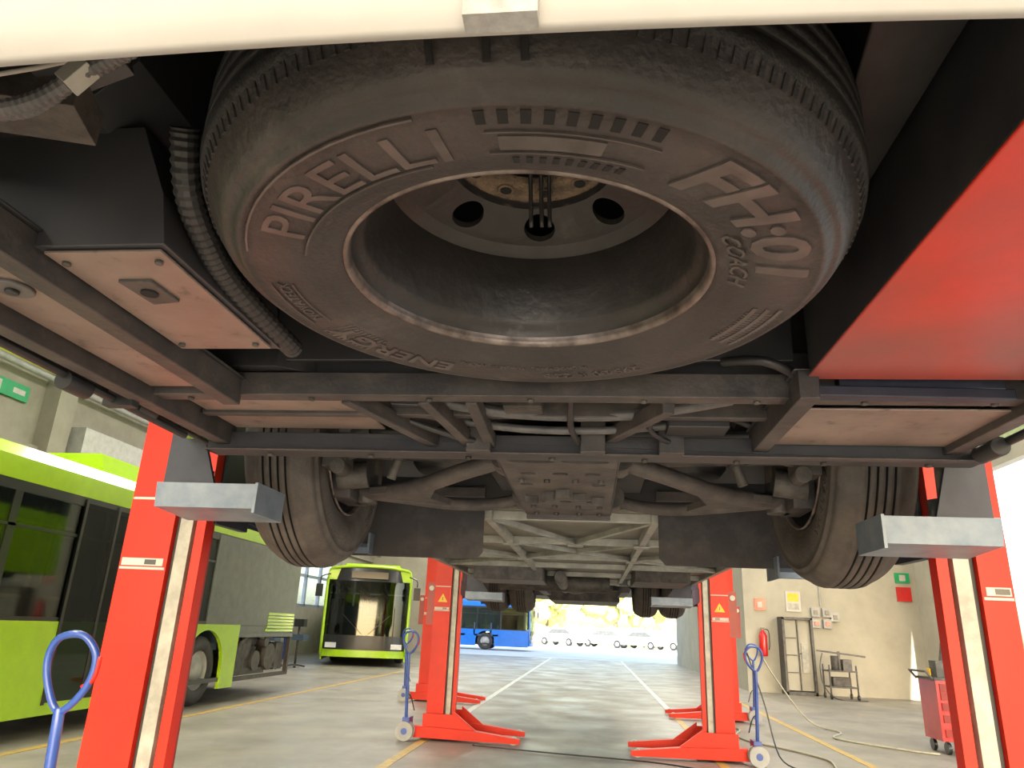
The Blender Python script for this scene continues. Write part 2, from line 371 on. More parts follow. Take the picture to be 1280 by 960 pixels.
for sx in(-1,1):
    x0,x1=sorted((XC+sx*1.23,XC+sx*1.27))
    mb.bx(x0,x1,3.58,8.9,1.82,2.9,M_LIME); mb.bx(x0,x1,10.3,12.8,1.82,2.9,M_LIME)
    mb.bx(x0,x1,2.35,3.58,2.55,2.9,M_LIME); mb.bx(x0,x1,8.9,10.3,2.55,2.9,M_LIME)
    mb.bx(x0,x1,2.35,12.8,2.9,4.3,M_BUSBLK)
    l0,l1=sorted((XC+sx*1.215,XC+sx*1.228))
    mb.bx(l0,l1,.75,2.3,1.83,2.6,M_BLACK); mb.bx(l0,l1,3.62,8.9,1.83,2.6,M_BLACK); mb.bx(l0,l1,10.3,12.8,1.83,2.6,M_BLACK)
    for yc in (2.95,9.6):
        pts=[(yc+.66*math.cos(a),1.97+.66*math.sin(a)) for a in [PI*i/16 for i in range(17)]]
        for (a,b),(c,d) in zip(pts,pts[1:]):
            mb.add([(XC+sx*.62,a,b),(XC+sx*.62,c,d),(XC+sx*1.24,c,d),(XC+sx*1.24,a,b)],[(0,1,2,3)],M_BLACK,True)
        mb.prism([(yc-.68,1.97)]+[(yc+.66*math.cos(PI-a),1.97+.66*math.sin(PI-a)) for a in [PI*i/16 for i in range(17)]]+[(yc+.68,1.97)],'x',XC+sx*.60,XC+sx*.62,M_BLACK)
mb.bx(XC-1.25,XC+1.25,.6,12.8,4.5,4.6,M_LIME)
mb.bx(XC-1.2,XC+1.2,.53,.56,2.6,4.5,M_BUSBLK)
mb.bx(XC-1.25,XC+1.25,12.8,12.85,1.82,4.5,M_LIME)
mb.bx(XC-1.22,XC+1.22,.55,3.64,2.40,2.44,M_BLACK)
mb.bx(XC-1.22,XC+1.22,3.62,3.66,1.84,2.44,M_BLACK)
mb.bx(XC-1.22,XC+1.22,8.84,8.88,1.84,2.44,M_BLACK); mb.bx(XC-1.22,XC+1.22,10.38,10.42,1.84,2.44,M_BLACK)
mb.build(bus)
mb=MB('front_chassis')
mb.bx(XC-1.2,XC+1.2,.56,.60,1.98,2.4,M_BLACK)
for x,y0,y1 in((-.90,.58,1.64),(-1.13,.62,2.08),(.98,.62,2.10),(.47,1.55,2.08)):
    mb.bx(x-.022,x+.022,y0,y1,1.75,1.815,M_CHAS)
    mb.bx(x-.03,x+.03,y0,y1,1.815,1.82,M_NAVY)
mb.bx(-1.15,1.05,1.63,1.68,1.775,1.835,M_CHAS); mb.bx(-1.15,1.05,1.66,1.70,1.84,1.90,M_NAVY)
mb.bx(-1.18,1.06,2.05,2.12,1.73,1.79,M_NAVY); mb.bx(-1.18,1.06,2.03,2.05,1.73,1.735,M_CHAS)
mb.bx(-1.1,1.0,1.85,1.88,1.79,1.83,M_CHAS)
mb.bx(-1.2,1.1,1.72,1.75,1.86,2.3,M_NAVY)
mb.bx(-.80,.46,1.612,1.625,1.86,2.35,M_NAVY)
mb.bx(-1.10,-.93,.62,1.60,1.785,1.79,M_ALU)
mb.bx(-1.09,-.62,1.70,2.04,1.80,1.806,M_ALU)
mb.bx(.50,.96,1.70,2.04,1.77,1.776,M_ALU)
mb.bx(-.50,.36,1.70,2.04,1.85,1.856,M_ALU2)
mb.box((-.30,1.87,1.82),(.5,.05,.02),M_BGREY,Matrix.Rotation(.12,3,'Z'))
mb.tube([(-.45,1.80,1.82),(-.2,1.86,1.80),(.1,1.86,1.80),(.35,1.78,1.82)],.016,M_HOSE)
mb.tube([(-.48,1.95,1.82),(-.2,1.98,1.79),(.1,1.97,1.79),(.4,1.93,1.82)],.012,M_HOSE)
mb.tube([(-.05,1.70,1.85),(-.06,1.85,1.77),(-.04,2.02,1.76)],.009,M_BLACK); mb.tube([(.2,1.72,1.82),(.15,1.9,1.775),(.25,2.05,1.76)],.008,M_BLACK)
mb.box((.28,1.93,1.80),(.16,.09,.05),M_BLACK); mb.box((-.18,1.78,1.81),(.10,.07,.05),M_ENG)
mb.tube([(-.55,1.9,1.8),(-.35,2.0,1.76),(-.28,2.1,1.80),(-.25,2.25,1.86)],.010,M_BLACK)
for (a,b) in(((-.62,1.68),(-.47,2.05)),((-.30,1.68),(-.30,2.05)),((-.42,1.68),(-.36,2.05)),((.05,2.05),(.18,1.68))):
    mb.beam((a[0],a[1],1.79),(b[0],b[1],1.77),.03,.04,M_CHAS)
for x in(-1.02,-.70,-.40,-.15,.12,.38,.62,.9):
    mb.cyl((x,1.655,1.776),(x,1.655,1.768),.009,M_ENG,n=6); mb.cyl((x+.03,2.085,1.731),(x+.03,2.085,1.722),.010,M_ENG,n=6)
for x in(-.33,.0,.22): mb.bx(x-.035,x+.035,2.0,2.05,1.73,1.82,M_CHAS)
mb.bx(.55,.9,1.60,1.63,1.79,1.82,M_FORKD)
mb.cyl((-1.02,1.05,1.786),(-1.02,1.05,1.778),.035,M_HOSE,n=20); mb.cyl((-1.02,1.05,1.779),(-1.02,1.05,1.771),.012,M_BLACK,n=12)
mb.build(bus,bevel=.003)
mb=MB('left_equipment')
mb.prism([(-1.25,1.79),(-.66,1.79),(-.68,1.88),(-.74,2.01),(-1.25,2.01)],'y',.92,1.36,M_BGREY)
mb.prism([(-1.2,2.0),(-.80,2.0),(-.72,2.08),(-.70,2.38),(-1.2,2.38)],'y',.85,1.3,M_BGREY)
mb.bx(-.868,-.67,.93,1.34,1.782,1.787,M_ALU)
mb.prism([(-.80,1.02),(-.74,1.02),(-.735,1.10),(-.79,1.11)],'z',1.776,1.782,M_CHAS); mb.cyl((-.767,1.06,1.777),(-.767,1.06,1.772),.015,M_GROOVE,n=16)
for x,y in((-.85,.96),(-.69,.96),(-.85,1.31),(-.69,1.31)): mb.cyl((x,y,1.782),(x,y,1.776),.007,M_ENG,n=8)
mb.prism([(-1.12,1.60),(-.78,1.60),(-.70,1.66),(-1.12,1.66)],'z',1.84,1.9,M_NAVY)
mb.tube([(-.61,.84,1.94),(-.625,.90,1.87),(-.64,1.0,1.835),(-.65,1.1,1.82),(-.655,1.25,1.815),(-.66,1.42,1.815)],.023,M_BLACK,n=14,sm=14,rip=.84)
mb.tube([(-.74,.58,1.745),(-.68,.59,1.765),(-.62,.60,1.79),(-.56,.60,1.835),(-.50,.60,1.865),(-.42,.61,1.93),(-.36,.62,2.0)],.010,M_HOSE,n=10,sm=18,rip=.84)
mb.tube([(-.74,.62,1.79),(-.66,.63,1.80),(-.60,.62,1.83),(-.54,.62,1.87),(-.47,.62,1.93),(-.42,.63,2.0)],.009,M_HOSE,n=10,sm=18,rip=.84)
mb.tube([(-.72,.56,1.80),(-.62,.57,1.83),(-.5,.57,1.88),(-.38,.58,1.95)],.004,M_BLACK)
mb.tube([(-.74,.60,1.82),(-.62,.62,1.86),(-.5,.62,1.91)],.003,M_LABEL)
mb.box((-.70,.68,1.855),(.12,.08,.05),M_ENG,Matrix.Rotation(.3,3,'Z')); mb.box((-.58,.60,1.82),(.02,.024,.034),M_ALUB,Matrix.Rotation(.7,3,'Y'))
mb.box((-.64,.66,1.90),(.10,.06,.04),M_BGREY,Matrix.Rotation(-.4,3,'Y'))
mb.box((-.56,.54,1.86),(.05,.02,.02),M_LABEL)
mb.tube([(-1.18,.7,1.76),(-1.19,1.3,1.755),(-1.2,1.95,1.75)],.011,M_BLACK); mb.tube([(-1.21,.7,1.79),(-1.22,1.3,1.78),(-1.21,2.1,1.765)],.008,M_CHAS)
mb.cyl((-1.19,1.42,1.74),(-1.19,1.50,1.74),.022,M_BLACK); mb.bx(-1.22,-1.14,1.6,1.63,1.735,1.80,M_BLACK); mb.cyl((-1.20,1.70,1.765),(-1.20,1.78,1.765),.02,M_CHAS)
mb.build(bus,bevel=.003)
mb=MB('right_equipment')
mb.bx(.475,1.12,.60,1.56,1.81,2.38,M_NAVY)
mb.bx(.47,1.12,.58,1.57,1.80,1.806,M_REDGLOW)
mb.prism([(.33,.60),(.47,.62),(.47,1.3),(.42,1.3)],'z',2.0,2.3,M_NAVY)
mb.beam((.49,1.60,1.78),(.92,1.62,1.78),.035,.025,M_FORKD)
mb.tube([(.30,1.62,1.86),(.38,1.56,1.84),(.46,1.60,1.82),(.52,1.66,1.81)],.012,M_BLACK)
mb.tube([(1.06,.7,1.76),(1.06,1.4,1.76),(1.05,2.1,1.75)],.012,M_BLACK)
mb.cyl((1.03,1.9,1.74),(1.03,2.0,1.74),.025,M_BLACK)
mb.build(bus,bevel=.004)
# ---- front axle
def holes_plate(mb,x0,x1,rows,z,m):
    for c,d,hs in rows:
        if not hs:
            mb.add([(x0,c,z),(x1,c,z),(x1,d,z),(x0,d,z)],[(0,1,2,3)],m); continue
        hs=sorted(hs); cuts=[x0]+[(p[0]+q[0])/2 for p,q in zip(hs,hs[1:])]+[x1]; hy=(c+d)/2
        for (a,b),(hx,rx,ry) in zip(zip(cuts,cuts[1:]),hs):
            N=32;H=[];O=[]
            for j in range(N):
                t2=2*PI*(j+.5)/N; dx=math.cos(t2);dy=math.sin(t2)
                H.append((hx+rx*dx,hy+ry*dy)); q=min(((b if dx>0 else a)-hx)/dx,((d if dy>0 else c)-hy)/dy); O.append((hx+q*dx,hy+q*dy))
            vs=[(p[0],p[1],z) for p in H]+[(p[0],p[1],z) for p in O]+[(p[0],p[1],z+.02) for p in H]
            mb.add(vs,[(j,(j+1)%N,N+(j+1)%N,N+j) for j in range(N)]+[(j,(j+1)%N,2*N+(j+1)%N,2*N+j) for j in range(N)],m)
            for cx2,cy2 in((a,c),(b,c),(b,d),(a,d)):
                th=math.atan2(cy2-hy,cx2-hx)%(2*PI); j0=int(th/(2*PI/N)-.5)%N; j1=(j0+1)%N
                mb.add([(*O[j0],z),(cx2,cy2,z),(*O[j1],z)],[(0,1,2)],m)
mb=MB('front_axle')
P0,P1=XC-.19,XC+.19
r3=[(XC-.11,.026,.026),(XC,.026,.026),(XC+.11,.026,.026)]
holes_plate(mb,P0,P1,[(2.13,2.17,[]),(2.17,2.27,[(XC-.085,.075,.03),(XC+.085,.075,.03)]),(2.27,2.36,[]),(2.36,2.46,r3),(2.46,2.55,[]),(2.55,2.65,[(XC-.13,.024,.03),(XC+.13,.024,.03)]),(2.65,2.92,[]),(2.92,3.0,r3),(3.0,3.12,[]),(3.12,3.2,[(XC-.1,.05,.02),(XC+.1,.05,.02)]),(3.2,3.3,[])],1.75,M_ARM)
mb.bx(P0-.004,P0+.004,2.13,3.30,1.75,1.86,M_CHAS); mb.bx(P1-.004,P1+.004,2.13,3.30,1.75,1.86,M_CHAS)
mb.bx(P0,P1,2.13,3.30,1.80,1.81,M_BLACK)
mb.bx(P0,P1,3.30,3.34,1.73,1.86,M_CHAS)
mb.bx(XC-.34,XC+.34,2.15,3.55,1.90,2.38,M_NAVY)
for x,y in((-.06,2.75),(.06,2.78),(-.13,2.85),(.13,2.86),(.0,2.70)):
    mb.box((XC+x,y,1.735),(.05,.045,.03),M_ENG); 
for x in(-.14,-.05,.05,.14):
    for y in(2.51,3.06,3.25): mb.cyl((XC+x,y,1.752),(XC+x,y,1.738),.012,M_ENG,n=6)
for s in(-1,1):
    X=lambda v:XC+s*v
    mb.tube([(X(.20),2.50,1.82),(X(.36),2.56,1.785),(X(.55),2.72,1.76),(X(.74),2.88,1.76),(X(.86),2.94,1.77)],.032,M_ARM,n=10,sm=5)
    mb.tube([(X(.20),3.28,1.82),(X(.34),3.24,1.78),(X(.5),3.14,1.76),(X(.70),3.0,1.76),(X(.86),2.95,1.77)],.028,M_ARM,n=10,sm=5)
    mb.prism([(X(.50),2.74),(X(.80),2.86),(X(.80),3.0),(X(.50),3.12),(X(.56),2.93)],'z',1.745,1.775,M_ARM)
    mb.cyl((X(.20),2.44,1.82),(X(.20),2.56,1.82),.05,M_ENG,n=20); mb.cyl((X(.20),3.20,1.82),(X(.20),3.34,1.82),.05,M_ENG,n=20)
    mb.tube([(X(.22),2.36,1.84),(X(.42),2.40,1.83),(X(.62),2.46,1.86),(X(.84),2.62,1.86)],.03,M_CHAS,n=10)
    mb.cyl((X(.24),2.70,1.86),(X(.84),2.70,1.88),.02,M_ENG,n=12)
    mb.tube([(X(.15),2.32,1.88),(X(.4),2.30,1.86),(X(.62),2.34,1.87),(X(.66),2.6,1.9)],.022,M_BLACK,n=8)
    mb.bx(*sorted((X(.30),X(.62))),2.2,2.3,1.92,2.3,M_NAVY)
    mb.beam((X(.30),2.62,2.0),(X(.82),2.85,2.02),.12,.11,M_CHAS); mb.beam((X(.30),3.2,2.0),(X(.82),3.02,2.02),.12,.11,M_CHAS)
    mb.bx(*sorted((X(.34),X(.78))),2.45,3.5,2.10,2.16,M_NAVY)
    mb.bx(*sorted((X(.34),X(.62))),2.35,3.6,1.98,2.02,M_BLACK)
    mb.lathe([(.0,.0),(.10,.0),(.125,.03),(.13,.10),(.12,.14),(.13,.18),(.125,.25),(.09,.28),(0,.28)],Matrix.Translation((X(.52),2.95,1.86)),M_BLACK,n=32)
    mb.cyl((X(.62),2.60,1.83),(X(.50),2.60,2.3),.03,M_BLACK,n=16); mb.cyl((X(.64),2.60,1.76),(X(.60),2.60,1.9),.018,M_ENG)
    mb.prism([(2.80,1.72),(3.02,1.72),(3.10,1.86),(3.04,2.18),(2.86,2.18),(2.78,1.95)],'x',*sorted((X(.86),X(.94))),M_CHAS)
    mb.cyl((X(.80),2.82,1.82),(X(.92),2.80,1.80),.055,M_ENG,n=16); mb.cyl((X(.84),2.95,1.72),(X(.84),2.95,1.84),.045,M_ENG,n=16)
    mb.box((X(.90),2.68,2.02),(.12,.16,.26),M_ENG); mb.cyl((X(.74),2.66,1.98),(X(.86),2.66,1.98),.085,M_CHAS,n=24); mb.cyl((X(.70),2.66,1.98),(X(.74),2.66,1.98),.06,M_ENG,n=24)
    mb.box((X(.86),2.62,1.86),(.09,.10,.12),M_CHAS); mb.cyl((X(.84),2.56,1.80),(X(.84),2.64,1.80),.03,M_ENG,n=16)
    mb.cyl((X(.94),2.95,1.97),(X(.97),2.95,1.97),.21,M_ENG,n=48)
    mb.tube([(X(.4),2.2,1.95),(X(.6),2.3,1.90),(X(.75),2.45,1.9),(X(.80),2.6,1.95)],.010,M_BLACK)
    mb.tube([(X(.3),2.25,1.90),(X(.45),2.35,1.87),(X(.6),2.6,1.84),(X(.78),2.75,1.9)],.008,M_BLACK)
mb.build(bus,bevel=.002)
def wheel(name,x,y,z,s,rub=M_TYRE2,steer=0.,n=96):
    mb=MB(name)
    M=Matrix.Translation((x,y,z))@Matrix.Rotation(steer,4,'Z')@Matrix.Rotation(s*PI/2,4,'Y')@Matrix.Translation((0,0,-TW/2))
    add_tyre(mb,M,rub,rub,n=n,lugs=False); add_rim(mb,M)
    ring_text(mb,'295/80 R 22.5',.05,20,.385,M,M_LET); ring_text(mb,'TUBELESS',.05,200,.385,M,M_LET)
    return mb.build(bus)
wheel('front_wheel_left',XC-1.06,2.97,1.98,-1,steer=math.radians(1))
wheel('front_wheel_right',XC+1.06,2.97,1.97,1,steer=math.radians(1))
for i,(x,s) in enumerate(((-1.10,-1),(-.77,-1),(.77,1),(1.10,1))): wheel('rear_wheel_%d'%(i+1),XC+x,9.6,1.97,s,n=64)
mb=MB('mudflaps')
for s in(-1,1):
    x0,x1=sorted((XC+s*.43,XC+s*1.2))
    c=.03
    mb.prism([(x0+c,1.565),(x1-c,1.565),(x1,1.60),(x1,1.93),(x0,1.90),(x0,1.60)],'y',3.60,3.615,M_FLAP)
    mb.bx(x0-.01,x1,3.59,3.62,1.87,1.92,M_CHAS)
mb.build(bus,bevel=.003)
mb=MB('mid_underbody')
mb.bx(XC-1.21,XC+1.21,3.66,8.84,1.82,1.84,M_ALU2)
mb.bx(XC-1.21,XC+1.21,10.42,12.8,1.82,1.84,M_BLACK)
mb.bx(XC-.6,XC+.6,8.9,10.36,2.2,2.24,M_BLACK)
for y in(3.70,4.75,5.8,6.6,7.6,8.6,8.85): mb.bx(XC-1.20,XC+1.20,y-.02,y+.02,1.775,1.82,M_ALUB)
for x in(-1.19,-.42,.42,1.19): mb.bx(XC+x-.02,XC+x+.02,3.65,8.9,1.77,1.82,M_ALUB)
for a,b in(((-.42,3.7),(.0,4.75)),((.42,3.7),(.0,4.75)),((-.42,4.75),(.42,5.8)),((.42,4.75),(-.42,5.8)),((-1.19,4.75),(-.42,5.8)),((1.19,4.75),(.42,5.8)),((-1.19,4.75),(-.42,3.7)),((1.19,4.75),(.42,3.7)),((-1.19,6.6),(-.42,5.8)),((1.19,6.6),(.42,5.8))):
    mb.beam((XC+a[0],a[1],1.79),(XC+b[0],b[1],1.79),.03,.03,M_ALUB)
for x,y in((.0,4.75),(-.42,5.8),(.42,5.8),(-.42,4.75),(.42,4.75)): mb.bx(XC+x-.05,XC+x+.05,y-.05,y+.05,1.765,1.775,M_ALUB)
mb.build(bus,bevel=.003)
mb=MB('rear_axle_and_tanks')
mb.bx(XC-1.0,XC-.35,6.9,7.6,1.68,1.82,M_TOOLM); mb.bx(XC+.5,XC+1.0,6.9,7.8,1.70,1.82,M_ENG)
mb.cyl((XC-.2,7.2,1.74),(XC-.2,8.7,1.72),.06,M_TOOLM); mb.cyl((XC-.9,8.2,1.75),(XC+.3,8.2,1.75),.10,M_ENG,n=24)
mb.cyl((XC-1.0,9.6,1.97),(XC+1.0,9.6,1.97),.10,M_TOOLM,n=24); mb.blob((XC-.1,9.6,1.94),.26,M_TOOLM,sub=3,sc=(1,1.1,.95))
for s in(-1,1):
    mb.beam((XC+s*.45,8.4,1.80),(XC+s*.55,9.6,1.82),.09,.09,M_TOOLM); mb.beam((XC+s*.5,8.95,1.74),(XC+s*.5,10.3,1.74),.1,.08,M_CHAS)
    for yy in(9.0,10.2): mb.cyl((XC+s*.5,yy,1.78),(XC+s*.5,yy,2.1),.12,M_BLACK,n=24)
mb.cyl((XC-.1,8.6,1.86),(XC-.1,9.4,1.93),.05,M_TOOLM)
mb.bx(XC-.5,XC+.5,10.8,12.5,1.66,1.84,M_ENG); mb.bx(XC-.9,XC-.55,10.9,12.3,1.72,1.84,M_TOOLM)
mb.build(bus,bevel=.006)
# ------------------------------------------------------------------ column lifts
def column_lift(x,y,side,handle=None,fork=(.36,.78),zf=1.58,h=2.65,tri=True,wl=-.13):
    mb=MB('column_lift')
    mb.bx(wl,.075,-.15,.15,.10,h,M_RED)
    mb.bx(.075,.19,-.10,-.03,.10,h,M_REDD)
    mb.bx(.077,.100,-.125,-.10,.10,h,M_BLACK)
    mb.bx(.10,.155,-.145,-.10,.12,h-.05,M_CREAM)
    mb.bx(.175,.215,-.15,-.09,.10,h,M_RED)
    mb.bx(wl-.01,.225,-.16,.16,h,h+.03,M_RED)
    mb.bx(wl+.005,.07,-.153,-.151,1.415,1.425,M_LABEL); mb.bx(wl+.01,.06,-.153,-.1505,1.43,1.46,M_LABEL)
    mb.bx(-.02,.03,-.154,-.153,1.435,1.455,M_BUSBLK)
    mb.bx(wl+.005,.07,-.1525,-.1505,1.70,1.71,M_LABEL)
    if tri:
        mb.add([(-.085,-.154,1.52),(.035,-.154,1.52),(-.025,-.154,1.62)],[(0,1,2)],M_YEL); mb.bx(-.03,-.02,-.1555,-.154,1.54,1.58,M_BUSBLK)
        mb.bx(-.22,-.13,-.14,.12,1.25,1.75,M_REDD); mb.cyl((-.175,-.142,1.68),(-.175,-.15,1.68),.03,M_LABEL,n=20)
    mb.bx(wl-.07,.26,-.34,.34,.05,.12,M_RED)
    for yy in(-.36,.28):
        mb.prism([(-.22,.03),(1.0,.02),(1.0,.07),(.45,.13),(-.22,.15)],'y',yy,yy+.10,M_RED)
        mb.cyl((.93,yy+.02,.045),(.93,yy+.08,.045),.045,M_WHEELG,n=20)
    mb.prism([(.22,.12),(.50,.12),(.22,.32)],'y',-.32,-.29,M_RED); mb.prism([(.22,.12),(.50,.12),(.22,.32)],'y',.29,.32,M_RED)
    mb.bx(wl,.22,-.32,-.29,.1,.28,M_RED); mb.bx(wl,.22,.29,.32,.1,.28,M_RED)
    hx,hy=handle or (-.30,-.30)
    wx=max(hx,-.36)
    for dy in(-.05,.05):
        mb.cyl((wx-.0,hy-.12+dy-.018,.10),(wx-.0,hy-.12+dy+.018,.10),.10,M_WHEELG,n=28); mb.cyl((wx,hy-.12+dy-.022,.10),(wx,hy-.12+dy+.022,.10),.035,M_BLUE,n=16)
    mb.bx(wx-.04,wx+.04,hy-.14,hy+.06,.16,.24,M_BLUE)
    mb.tube([(wx,hy-.12,.2),(hx-.01,hy-.14,.55),(hx-.02,hy-.16,.93)],.018,M_BLUE,n=10,sm=3)
    L=[(hx-.02,hy-.16,.92),(hx-.075,hy-.17,1.0),(hx-.09,hy-.18,1.09),(hx-.055,hy-.19,1.155),(hx+.03,hy-.19,1.165),(hx+.085,hy-.18,1.10),(hx+.065,hy-.17,1.0)]
    mb.tube(L,.0125,M_BLUE,n=10,sm=5,closed=True)
    mb.tube([(hx+.05,hy-.17,1.0),(hx+.09,hy-.175,1.03),(hx+.10,hy-.18,1.10)],.008,M_RED)
    mb.tube([(hx-.02,hy-.13,.5),(hx+.02,hy-.05,.45),(hx+.05,hy+.04,.3)],.006,M_BLACK)
    if fork:
        f0,f1=fork
        mb.bx(.192,.225,-.085,.20,zf+.0,zf+.62,M_FORKD)
        for sy in(-1,1):
            mb.beam((.22,sy*.20,zf+.12),(f0,sy*.66,zf+.06),.04,.16,M_FORKD)
            mb.add([(.215,sy*.22,zf+.02),(f0,sy*.70,zf-.02),(f0,sy*.72,zf+.06),(f0-.02,sy*.50,zf+.34),(.215,sy*.24,zf+.36)],[(0,1,2,3,4)],M_FORKD)
            mb.prism([(f0,zf-.03),(f1-.16,zf-.03),(f1-.16,zf+.05),(f0+.10,zf+.26),(f0,zf+.26)],'y',*sorted((sy*.715,sy*.73)),M_FORKD)
            pts=[(sy*.52,zf-.045),(sy*.74,zf-.03),(sy*.75,zf+.05),(sy*.72,zf+.055),(sy*.54,zf-.015)]
            mb.prism(pts,'x',f0-.01,f1,M_FORK)
            mb.bx(f1-.005,f1+.005,*sorted((sy*.53,sy*.75)),zf-.045,zf+.055,M_FORK)
    M=Matrix.Translation((x,y,0))@Matrix.Diagonal((side,1,1,1))
    return mb.build(None,bevel=.005,M=M)
column_lift(-1.80,3.0,1,handle=(.03,-.35),tri=False,zf=1.615,fork=(.36,.70))
column_lift(1.465,3.0,-1,tri=False,zf=1.562,fork=(.29,.61),wl=-.035)
column_lift(-1.80,9.25,1); column_lift(1.42,8.95,-1)
column_lift(-2.88,13.5,1,fork=None); column_lift(2.22,13.0,-1,fork=None)
# ------------------------------------------------------------------ city buses
def city_bus(loc,rz,col,L=12.,open_rear=False,skirt=.2):
    mb=MB('city_bus'); W=1.25; wy=(2.7,L-3.2); z0=skirt
    def skirtpts(ya,yb):
        pts=[(ya,z0)]
        for w in wy:
            if ya<w-.6 and w+.6<yb:
                pts.append((w-.56,z0)); pts+=[(w+.56*math.cos(PI-a),.52+.52*math.sin(PI-a)) for a in [PI*i/14 for i in range(15)]]; pts.append((w+.56,z0))
        pts+=[(yb,z0),(yb,1.12),(ya,1.12)]
        return pts
    for s in(-1,1):
        a,b=sorted((s*W,s*(W-.05)))
        ye=L-2.2 if(open_rear and s>0) else L
        mb.prism(skirtpts(.12,ye),'x',a,b,col)
        mb.bx(*sorted((s*(W-.02),s*(W-.035))),.35,L-.1 if not open_rear else L-3.3,1.12,2.42,M_GLASS)
        if open_rear: mb.bx(a,b,L-3.3,L,1.12,2.42,M_BUSGRY); 
        if open_rear:
            mb.bx(*sorted((s*(W-.02),s*(W-.05))),L-2.2,L-.02,.98,1.36,M_BUSGRY)
            for k in range(6): mb.bx(*sorted((s*(W+.008),s*(W-.03))),L-1.2,L-.06,1.02+k*.055,1.058+k*.055,col)
            mb.bx(*sorted((s*(W+.004),s*(W-.03))),L-2.2,L-.02,.93,.99,M_BUSGRY)
        for y in [.35+i*1.43 for i in range(int((L-.6)/1.43)+1)]:
            mb.bx(*sorted((s*(W-.055),s*(W-.012))),y-.05,y+.05,1.12,2.42,M_BUSBLK)
        mb.bx(*sorted((s*(W-.05),s*(W-.008))),.3,L-.1,2.34,2.46,M_BUSBLK); mb.bx(*sorted((s*(W-.05),s*(W-.008))),.3,L-.1,1.10,1.16,M_BUSBLK)
        mb.bx(*sorted((s*(W-.04),s*(W-.012))),.3,L-.3,2.0,2.03,M_BUSBLK)
        for w in wy:
            Mw=Matrix.Translation((s*(W-.2),w,.48))@Matrix.Rotation(s*PI/2,4,'Y')@Matrix.Translation((0,0,-.14))
            mb.lathe([(.25,.02),(.30,0),(.42,0),(.47,.03),(.48,.08),(.48,.2),(.47,.25),(.42,.28),(.30,.28),(.27,.26),(.26,.2),(.14,.22),(.13,.26),(.0,.27)],Mw,M_TYRE_D,n=40,mf=lambda j:M_WHEELG if j>8 else M_TYRE_D)
        if s>0:
            for y in(1.0,5.6):
                mb.bx(W-.03,W+.006,y,y+1.2,.32,2.38,M_GLASS2); 
                for yy in(y,y+.58,y+1.17): mb.bx(W-.03,W+.012,yy,yy+.04,.3,2.42,M_BUSBLK)
    cs=[(-W,2.44),(-W,2.66),(-W+.12,2.80),(W-.12,2.80),(W,2.66),(W,2.44)]
    mb.prism(cs,'y',.05,L,col)
    mb.prism([(-.95,2.8),(-.85,3.02),(.85,3.02),(.95,2.8)],'y',1.2,4.2,col); mb.prism([(-.95,2.8),(-.85,3.08),(.85,3.08),(.95,2.8)],'y',6.2,9.2,col)
    mb.bx(-W+.02,W-.02,.15,L-(2.2 if open_rear else .1),.30,.36,M_BUSBLK)
    def fr(z0_,z1_,d,m,w=1.2):
        vs=[]
        for i in range(17):
            x=-w+2*w*i/16; y=-.12+.22*(x/w)**4-d+.0
            vs+= [(x,y,z0_),(x,y+(.05 if z1_>2 else 0),z1_)]
        mb.add(vs,[(2*i,2*i+2,2*i+3,2*i+1) for i in range(16)],m,True)
    fr(.85,2.42,0,M_GLASS2); fr(2.42,2.82,-.04,M_DISP,1.15); fr(.25,.45,.03,col); fr(.45,.86,.01,M_BUSBLK)
    mb.bx(-1.1,1.1,.25,.3,.3,1.2,M_BUSBLK); mb.bx(-.9,-.2,.9,1.3,.7,1.7,M_SEAT)
    mb.tube([(-1.24,.06,.3),(-1.25,.06,1.5),(-1.24,.1,2.6),(-1.0,.02,2.8),(0,-.06,2.86),(1.0,.02,2.8),(1.24,.1,2.6),(1.25,.06,1.5),(1.24,.06,.3)],.045,col,n=8,sm=3)
    for s in(-1,1):
        mb.bx(*sorted((s*.80,s*1.12)),-.13,-.02,.50,.64,M_LAMP)
        mb.tube([(s*1.2,.0,2.6),(s*1.42,-.18,2.5),(s*1.45,-.22,2.3)],.02,M_BUSBLK); mb.box((s*1.45,-.22,2.1),(.2,.08,.36),M_BUSBLK)
        mb.beam((s*.1,-.16,.9),(s*.7,-.14,1.45),.015,.015,M_BUSBLK)
    mb.bx(-.55,.55,-.14,-.13,2.5,2.7,M_BUSBLK)
    if not open_rear:
        mb.bx(-W+.03,W-.03,L-.05,L,z0,1.5,col); mb.bx(-W+.1,W-.1,L-.04,L-.01,1.5,2.4,M_BUSBLK)
        for s in(-1,1): mb.bx(*sorted((s*1.05,s*1.2)),L,L+.02,.7,1.3,M_EXTR)
    else:
        mb.bx(-W+.03,W-.03,L-.05,L,.9,2.5,M_BUSGRY)
        mb.bx(-1.15,.78,L-2.2,L-.02,.28,1.15,M_BLACK)
        mb.bx(.80,1.15,L-2.1,L-1.5,.35,.90,M_ENG); mb.cyl((1.0,L-1.9,.88),(1.0,L-1.2,.88),.12,M_TOOLM,n=20)
        mb.cyl((1.0,L-.8,.60),(1.2,L-.8,.60),.22,M_ENG,n=28); mb.cyl((1.0,L-1.35,.55),(1.2,L-1.35,.55),.16,M_CHAS,n=24)
        mb.cyl((1.0,L-1.0,.85),(1.2,L-1.0,.85),.09,M_CHAS,n=20); mb.box((1.05,L-.35,.6),(.25,.35,.45),M_ENG)
        mb.beam((1.2,L-2.2,.3),(1.2,L,.3),.06,.06,M_CHAS); mb.beam((1.2,L-.04,.3),(1.2,L-.04,1.1),.07,.07,M_CHAS)
        mb.beam((1.15,L-2.2,.42),(1.15,L-.1,.42),.04,.04,M_CHAS)
